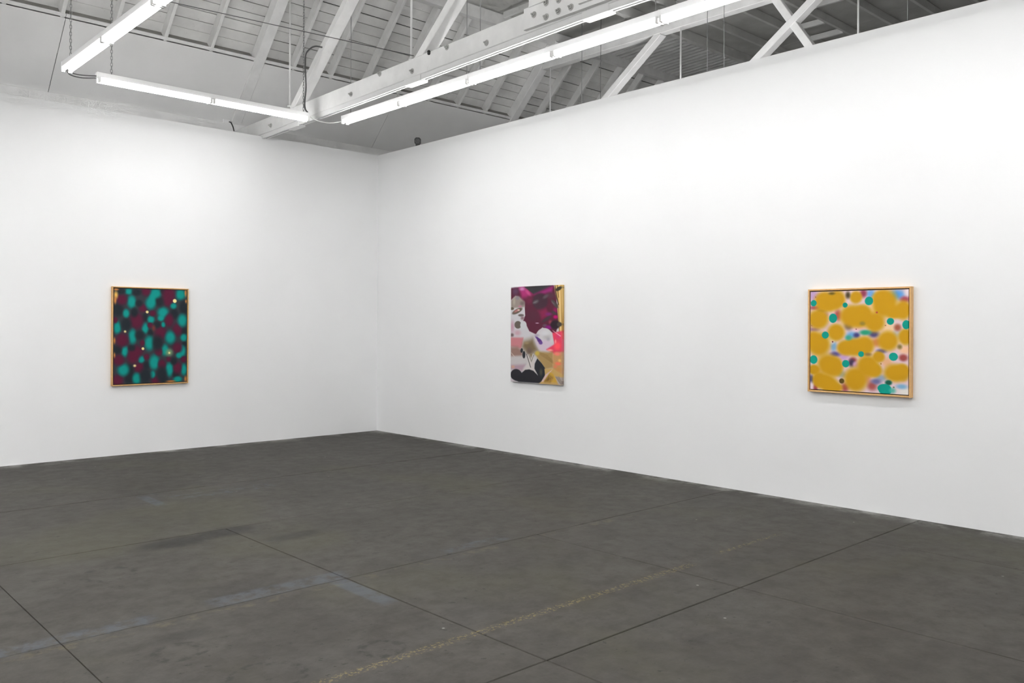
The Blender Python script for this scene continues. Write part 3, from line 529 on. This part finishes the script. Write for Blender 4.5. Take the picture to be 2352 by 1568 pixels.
ART_COLLAGE=[('p',[(-0.007,-0.001),(1.008,-0.004),(1.013,1.005),(-0.009,1.006)],0.006,(200,196,200)),('p',[(-0.007,0.012),(0.262,0.005),(0.84,-0.004),(0.88,0.063),(0.919,0.271),(0.939,0.368),(0.882,0.5),(0.81,0.473),(0.632,0.425),(0.505,0.496),(0.375,0.465),(0.32,0.405),(0.25,0.361),(0.291,0.304),(0.277,0.174),(0.171,0.112),(0.093,0.096),(-0.003,0.142)],0.006,(90,36,56)),('e',0.093,0.049,0.078,0.047,0,0.9,(92,62,88)),('p',[(0.164,0.014),(0.269,0.005),(0.438,0.085),(0.318,0.117),(0.228,0.12)],0.04,(168,48,112)),('e',0.227,0.024,0.063,0.022,0,0.9,(196,130,178)),('e',0.345,0.064,0.076,0.022,-38,0.9,(190,78,130)),('p',[(0.269,0.003),(0.834,-0.004),(0.827,0.004),(0.462,0.084)],0.006,(57,56,59)),('p',[(0.469,0.089),(0.834,0.004),(0.808,0.072),(0.617,0.088)],0.03,(152,42,116)),('e',0.373,0.147,0.082,0.043,0,0.8,(110,38,66)),('e',0.584,0.16,0.156,0.09,0,0.25,(70,46,58)),('e',0.782,0.103,0.098,0.038,0,0.8,(85,52,66)),('p',[(0.537,0.257),(0.697,0.231),(0.77,0.305),(0.618,0.345)],0.03,(134,38,76)),('e',0.751,0.291,0.072,0.021,0,0.8,(124,42,112)),('e',0.881,0.319,0.048,0.021,0,0.7,(196,10,112)),('e',0.874,0.257,0.045,0.038,0,0.8,(140,26,86)),('e',0.443,0.304,0.155,0.071,0,0.7,(86,42,58)),('e',0.5,0.164,0.067,0.022,15,0.4,(86,80,84)),('e',0.493,0.166,0.047,0.008,15,0.7,(120,112,116)),('e',0.69,0.112,0.063,0.02,20,0.7,(92,80,86)),('e',0.867,0.189,0.097,0.024,-38,0.35,(78,70,70)),('e',0.835,0.18,0.045,0.01,-38,0.8,(105,92,95)),('e',0.855,0.279,0.065,0.018,-20,0.6,(72,60,64)),('e',0.711,0.34,0.105,0.019,25,0.5,(70,54,60)),('e',0.679,0.407,0.048,0.018,0,0.7,(100,78,92)),('e',0.531,0.382,0.04,0.005,0,0.6,(200,170,190)),('e',0.784,0.372,0.039,0.024,0,0.8,(150,60,80)),('e',0.751,0.424,0.072,0.024,0,0.7,(135,22,120)),('p',[(0.853,-0.003),(1.008,-0.004),(1.004,0.547),(0.972,0.513),(0.933,0.358),(0.914,0.236),(0.951,0.23),(0.875,0.097)],0.006,(218,184,116)),('p',[(0.905,-0.001),(0.917,-0.001),(0.964,0.478),(0.946,0.479)],0.008,(170,130,70)),('p',[(0.944,-0.0),(0.955,0.0),(0.993,0.478),(0.975,0.478)],0.008,(235,205,145)),('p',[(0.973,0.0),(0.984,0.001),(1.009,0.478),(0.991,0.478)],0.008,(180,140,75)),('p',[(0.861,-0.0),(0.874,0.0),(0.906,0.115),(0.945,0.202),(0.926,0.198),(0.88,0.104)],0.006,(70,52,40)),('p',[(0.899,-0.001),(0.913,-0.001),(0.944,0.126),(0.935,0.126)],0.006,(110,84,42)),('e',0.938,0.038,0.067,0.021,18,0.35,(62,56,40)),('e',0.875,0.398,0.096,0.047,0,0.3,(48,36,44)),('e',0.952,0.394,0.051,0.025,0,0.35,(76,68,62)),('p',[(-0.001,0.142),(0.093,0.097),(0.175,0.104),(0.28,0.16),(0.287,0.21),(0.235,0.228),(-0.0,0.226)],0.02,(150,138,130)),('e',0.136,0.118,0.039,0.022,0,0.5,(135,130,135)),('e',0.065,0.157,0.028,0.044,0,0.8,(170,160,145)),('e',0.235,0.174,0.056,0.025,0,0.8,(120,105,104)),('e',0.186,0.208,0.042,0.014,0,0.8,(185,120,140)),('p',[(-0.002,0.23),(0.277,0.217),(0.291,0.304),(0.201,0.351),(0.348,0.447),(0.417,0.554),(0.376,0.574),(0.23,0.535),(-0.001,0.526)],0.01,(202,200,204)),('e',0.13,0.256,0.116,0.026,18,0.25,(98,88,76)),('e',0.112,0.254,0.06,0.015,18,0.8,(175,112,112)),('e',0.158,0.245,0.028,0.011,0,0.8,(225,190,180)),('e',0.023,0.229,0.044,0.016,0,0.3,(100,90,75)),('e',0.208,0.3,0.064,0.014,0,0.35,(108,98,96)),('e',0.236,0.329,0.042,0.022,0,0.8,(135,110,115)),('e',0.145,0.4,0.074,0.041,0,0.12,(100,91,84)),('e',0.257,0.403,0.066,0.045,0,0.12,(203,204,207)),('e',0.028,0.42,0.05,0.069,0,0.9,(192,152,168)),('e',0.138,0.485,0.077,0.033,0,0.9,(198,160,172)),('e',0.024,0.508,0.043,0.022,0,0.7,(110,90,92)),('p',[(-0.004,0.532),(0.258,0.533),(0.237,0.605),(0.21,0.649),(0.0,0.631)],0.015,(196,126,132)),('p',[(0.265,0.572),(0.444,0.541),(0.485,0.591),(0.553,0.66),(0.459,0.698),(0.383,0.707),(0.279,0.666),(0.23,0.63)],0.05,(121,103,76)),('e',0.321,0.588,0.055,0.014,0,0.8,(150,132,100)),('e',0.376,0.669,0.062,0.043,0,0.8,(110,92,80)),('e',0.669,0.53,0.169,0.1,0,0.06,(204,201,203)),('p',[(0.485,0.553),(0.519,0.603),(0.566,0.644),(0.64,0.668),(0.72,0.673),(0.844,0.605),(0.752,0.55)],0.02,(208,192,206)),('e',0.719,0.522,0.079,0.032,0,0.9,(185,182,182)),('e',0.686,0.481,0.092,0.032,0,0.9,(212,212,214)),('e',0.539,0.538,0.06,0.014,-30,0.5,(92,58,130)),('e',0.579,0.563,0.06,0.023,-30,0.4,(88,52,126)),('e',0.6,0.584,0.04,0.018,0,0.5,(100,66,140)),('e',0.525,0.507,0.054,0.018,0,0.9,(170,158,176)),('e',0.745,0.543,0.039,0.021,0,0.9,(170,165,175)),('p',[(0.823,0.48),(1.004,0.458),(1.005,0.671),(0.883,0.705),(0.785,0.668),(0.706,0.649),(0.863,0.594),(0.837,0.528)],0.012,(224,66,94)),('e',0.915,0.61,0.07,0.045,0,0.7,(252,84,96)),('e',0.934,0.513,0.045,0.031,0,0.8,(214,60,110)),('p',[(0.823,0.452),(0.985,0.508),(0.972,0.516),(0.836,0.462)],0.006,(238,170,180)),('e',0.882,0.566,0.019,0.024,0,0.7,(245,140,140)),('e',0.779,0.655,0.059,0.013,0,0.8,(244,160,150)),('p',[(0.486,0.695),(0.573,0.672),(0.739,0.676),(0.837,0.667),(0.838,0.834),(0.688,0.853),(0.54,0.74)],0.02,(166,137,88)),('p',[(0.58,0.679),(0.753,0.707),(0.743,0.712)],0.004,(146,118,72)),('p',[(0.58,0.682),(0.78,0.723),(0.771,0.727)],0.004,(146,118,72)),('p',[(0.58,0.685),(0.808,0.738),(0.798,0.742)],0.004,(146,118,72)),('p',[(0.58,0.688),(0.835,0.753),(0.826,0.757)],0.004,(146,118,72)),('p',[(0.58,0.691),(0.863,0.768),(0.853,0.772)],0.004,(146,118,72)),('p',[(0.58,0.694),(0.89,0.783),(0.88,0.787)],0.004,(146,118,72)),('p',[(0.58,0.696),(0.917,0.797),(0.907,0.802)],0.004,(146,118,72)),('p',[(0.58,0.699),(0.944,0.812),(0.934,0.817)],0.004,(146,118,72)),('p',[(0.58,0.702),(0.971,0.827),(0.961,0.831)],0.004,(146,118,72)),('p',[(0.831,0.695),(0.883,0.673),(1.008,0.668),(1.009,0.898),(0.871,0.903),(0.832,0.828)],0.02,(192,146,96)),('e',0.915,0.69,0.07,0.021,0,0.8,(238,128,116)),('e',0.929,0.787,0.064,0.021,0,0.7,(232,120,96)),('e',0.884,0.819,0.039,0.017,0,0.8,(218,128,96)),('e',0.96,0.755,0.032,0.017,0,0.8,(230,180,110)),('e',0.935,0.845,0.064,0.028,0,0.9,(196,142,80)),('e',0.533,0.691,0.048,0.026,0,0.7,(198,172,74)),('p',[(-0.004,0.632),(0.139,0.63),(0.224,0.665),(0.249,0.736),(-0.003,0.739)],0.03,(146,116,106)),('p',[(0.0,0.691),(0.022,0.698),(0.104,0.747),(0.09,0.749)],0.006,(215,195,180)),('p',[(-0.003,0.739),(0.321,0.717),(0.349,0.781),(0.322,0.814),(-0.002,0.824)],0.02,(196,191,191)),('e',0.224,0.668,0.027,0.026,-15,0.2,(44,46,50)),('e',0.269,0.711,0.032,0.04,0,0.15,(44,46,50)),('p',[(0.321,0.71),(0.459,0.698),(0.486,0.767),(0.473,0.838),(0.558,0.915),(0.418,0.861),(0.232,0.881),(0.349,0.802)],0.008,(206,199,196)),('p',[(0.314,0.703),(0.328,0.702),(0.412,0.84),(0.399,0.84)],0.006,(70,66,66)),('p',[(0.356,0.709),(0.376,0.708),(0.418,0.768),(0.459,0.707),(0.472,0.71),(0.421,0.786)],0.006,(128,122,112)),('p',[(0.376,0.698),(0.445,0.696),(0.414,0.747)],0.006,(140,124,98)),('p',[(-0.002,0.826),(0.308,0.809),(0.232,0.881),(-0.002,0.868)],0.02,(176,150,162)),('e',0.048,0.843,0.043,0.018,0,0.8,(205,160,140)),('p',[(0.535,0.744),(0.621,0.791),(0.687,0.839),(0.685,0.923),(0.648,0.963),(0.582,0.994),(0.548,0.914),(0.48,0.849),(0.486,0.799)],0.006,(40,43,49)),('e',0.608,0.883,0.033,0.042,0,0.9,(80,76,66)),('e',0.116,0.927,0.121,0.064,0,0.1,(42,41,46)),('p',[(0.239,0.895),(0.294,0.868),(0.377,0.86),(0.459,0.872),(0.568,0.927),(0.642,0.967),(0.568,0.996),(0.351,0.997),(0.162,0.997),(0.056,0.971)],0.006,(40,40,45)),('p',[(-0.002,0.962),(0.141,1.0),(-0.005,1.006)],0.006,(192,182,188)),('p',[(0.674,0.846),(0.838,0.838),(1.006,0.891),(1.006,1.001),(0.568,1.001),(0.655,0.959),(0.688,0.909)],0.01,(196,160,98)),('p',[(0.832,0.845),(0.708,0.898),(0.681,0.916),(0.615,0.977),(0.655,0.979)],0.006,(212,182,172)),('p',[(0.78,0.878),(0.662,0.975),(0.91,0.976),(0.839,0.89)],0.006,(198,158,62)),('p',[(0.764,0.91),(0.682,0.972),(0.787,0.972),(0.832,0.932)],0.03,(108,78,38)),('p',[(0.754,0.97),(0.773,0.913),(0.781,0.916)],0.003,(190,150,80)),('p',[(0.754,0.97),(0.796,0.923),(0.804,0.925)],0.003,(190,150,80)),('p',[(0.754,0.97),(0.818,0.932),(0.826,0.935)],0.003,(190,150,80)),('p',[(0.754,0.97),(0.84,0.942),(0.848,0.945)],0.003,(190,150,80)),('p',[(0.754,0.97),(0.862,0.952),(0.87,0.954)],0.003,(190,150,80)),('p',[(0.878,0.913),(1.006,0.922),(1.006,1.001),(0.936,0.994)],0.008,(172,160,152)),('p',[(0.884,0.92),(0.892,0.919),(0.987,0.992),(0.978,0.992)],0.004,(118,108,102)),('p',[(0.903,0.919),(0.911,0.919),(1.001,0.991),(0.992,0.992)],0.004,(118,108,102)),('p',[(0.923,0.918),(0.93,0.918),(1.015,0.991),(1.006,0.991)],0.004,(118,108,102)),('p',[(0.942,0.918),(0.95,0.917),(1.029,0.99),(1.02,0.991)],0.004,(118,108,102))]

PAL = {'T': (0,146,136), 'D': (33,40,46), 'M': (88,22,50), 'Y': (236,188,92), 'O': (205,132,66), 'R': (112,52,46), 'C': (240,222,152), 'H': (120,150,110)}
def srgb_lin(a):
    a = a/255.0; return np.where(a <= .04045, a/12.92, ((a+.055)/1.055)**2.4)
def raster(shapes, bg, nu, nv, aspect):
    u, v = np.meshgrid(np.linspace(0, 1, nu), np.linspace(0, 1, nv)); img = np.zeros((nv, nu, 3)) + np.array(bg, float)
    for s in shapes:
        if s[0] == 'p':
            pts, so, col = s[1], s[2], s[3]
            d2 = np.full(u.shape, 9.0); inside = np.zeros(u.shape, bool); n = len(pts)
            for i in range(n):
                (x0, y0), (x1, y1) = pts[i], pts[(i+1) % n]
                ex, ey = x1-x0, y1-y0; L = ex*ex+ey*ey+1e-12
                t = np.clip(((u-x0)*ex+(v-y0)*ey)/L, 0, 1)
                d2 = np.minimum(d2, (u-x0-t*ex)**2+(v-y0-t*ey)**2)
                if abs(ey) > 1e-9:
                    inside ^= ((y0 > v) != (y1 > v)) & (u < (x1-x0)*(v-y0)/ey+x0)
            sd = np.sqrt(d2)*np.where(inside, 1, -1); a = np.clip((sd+so)/(2*so), 0, 1)
        else:
            if s[0] == 'e': s = s[1:]
            cx, cy, rx, ry, rot, so, col = s
            r = math.radians(rot); dx, dy = (u-cx)*aspect, v-cy
            x = dx*math.cos(r)-dy*math.sin(r); y = dx*math.sin(r)+dy*math.cos(r)
            d = np.sqrt((x/(rx*aspect))**2+(y/ry)**2); a = np.clip((1+so*.5-d)/(1.5*so), 0, 1)
        if isinstance(col, str): col = PAL[col]
        a = a*a*(3-2*a); img = img*(1-a[..., None]) + np.array(col, float)*a[..., None]
    return srgb_lin(img)
def art_material(name):
    m = NT(name); at = m.new('ShaderNodeVertexColor', layer_name='pigment').outputs['Color']
    wv = m.noise(m.obj(), 900, 2); m.bump(wv, .08, .001)
    return m.done(at, .6, spec=.2)
def canvas(name, img, origin, eu, wv, hv, out, thick, mat, parent):
    """img rows run downwards from the top; origin = top left corner of the face, eu = direction of rows, out = towards the room"""
    nv, nu, _ = img.shape; origin = Vector(origin); eu = Vector(eu); out = Vector(out)
    uu, vv = np.meshgrid(np.linspace(0, 1, nu), np.linspace(0, 1, nv))
    P = np.array(origin)[None, None] + uu[..., None]*np.array(eu)*wv - vv[..., None]*np.array((0,0,1))*hv
    vs = P.reshape(-1, 3); cols = img.reshape(-1, 3)
    idx = np.arange(nu*nv).reshape(nv, nu)
    F = np.stack([idx[:-1,:-1], idx[1:,:-1], idx[1:,1:], idx[:-1,1:]], -1).reshape(-1, 4).tolist()
    rim = list(idx[0,:]) + list(idx[1:,-1]) + list(idx[-1,-2::-1]) + list(idx[-2:0:-1,0])
    k0 = len(vs); bk = vs[rim] - np.array(out)*thick; vs = np.vstack([vs, bk]); cols = np.vstack([cols, cols[rim]*.8])
    for i in range(len(rim)):
        j = (i+1) % len(rim); F.append([int(rim[i]), int(rim[j]), k0+j, k0+i])
    F.append(list(range(k0, k0+len(rim))))
    c = vs.mean(0); me = bpy.data.meshes.new(name); me.from_pydata((vs-c).tolist(), [], F)
    ca = me.color_attributes.new('pigment', 'FLOAT_COLOR', 'POINT'); ca.data.foreach_set('color', np.hstack([cols, np.ones((len(cols),1))]).astype(np.float32).ravel())
    me.materials.append(mat); me.update()
    return place(bpy.data.objects.new(name, me), Vector(c), parent)
def framed(name, label, centre, eu, out, w, h, img, mat, depth=.05, fw=.018, gap=.008):
    """floater frame: four rails, a dark gap and the canvas set slightly back"""
    eu = Vector(eu); out = Vector(out); ez = Vector((0,0,1)); c0 = Vector(centre)
    T = empty(name, c0 - ez*h/2); tag(T, label, 'painting', 'paintings in the gallery')
    def rail(a, b, nm='frame_rail'):
        m = MB(); m.bar(a, b, fw, depth, out, .002); m.build(nm, M_wood, T)
    o = out*(depth/2+.001)
    rail(c0 - eu*(w/2-fw/2) - ez*h/2 + o, c0 - eu*(w/2-fw/2) + ez*h/2 + o); rail(c0 + eu*(w/2-fw/2) - ez*h/2 + o, c0 + eu*(w/2-fw/2) + ez*h/2 + o)
    for s in (-1, 1):
        q = c0 + ez*s*(h/2-fw/2) + o; rail(q - eu*(w/2-fw), q + eu*(w/2-fw))
    m = MB(); m.bar(c0 - ez*(h/2-fw) + out*.009, c0 + ez*(h/2-fw) + out*.009, w-2*fw, .012, out, 0); m.build('backing', M_gap, T)
    iw, ih = w-2*fw-2*gap, h-2*fw-2*gap
    canvas('canvas', img, c0 - eu*iw/2 + ez*ih/2 + out*(depth-.006), eu, iw, ih, out, .030, mat, T)
    return T
img = raster(ART_DARK, (52,56,62), 170, 220, .76)
framed('framed_painting', 'framed painting of blurred teal, maroon and black spots on the left wall', (-3.3805, 0, 1.452), (1,0,0), (0,-1,0), .932, 1.208, img, art_material('teal_maroon_pigment'), fw=.013)
img = raster(ART_YELLOW, (226,200,206), 210, 212, .98)
framed('framed_painting', 'framed painting of ochre yellow blobs and green dots on the right wall', (0, -7.483, 1.478), (0,-1,0), (-1,0,0), .918, .928, img, art_material('ochre_pigment'), fw=.015)
img = raster(ART_COLLAGE, (200,196,200), 200, 270, .76)
T = empty('canvas_painting', (0, -3.475, .90)); tag(T, 'unframed floral canvas of magenta, black and gold between the corner and the yellow painting', 'painting', 'paintings in the gallery')
canvas('canvas', img, (-.04, -3.032, 2.086), (0,-1,0), .886, 1.186, (-1,0,0), .036, art_material('floral_pigment'), T)
m = MB(); m.box((-.012, -3.85, .97), (-.0005, -3.10, 2.02)); m.build('stretcher', M_linen, T)
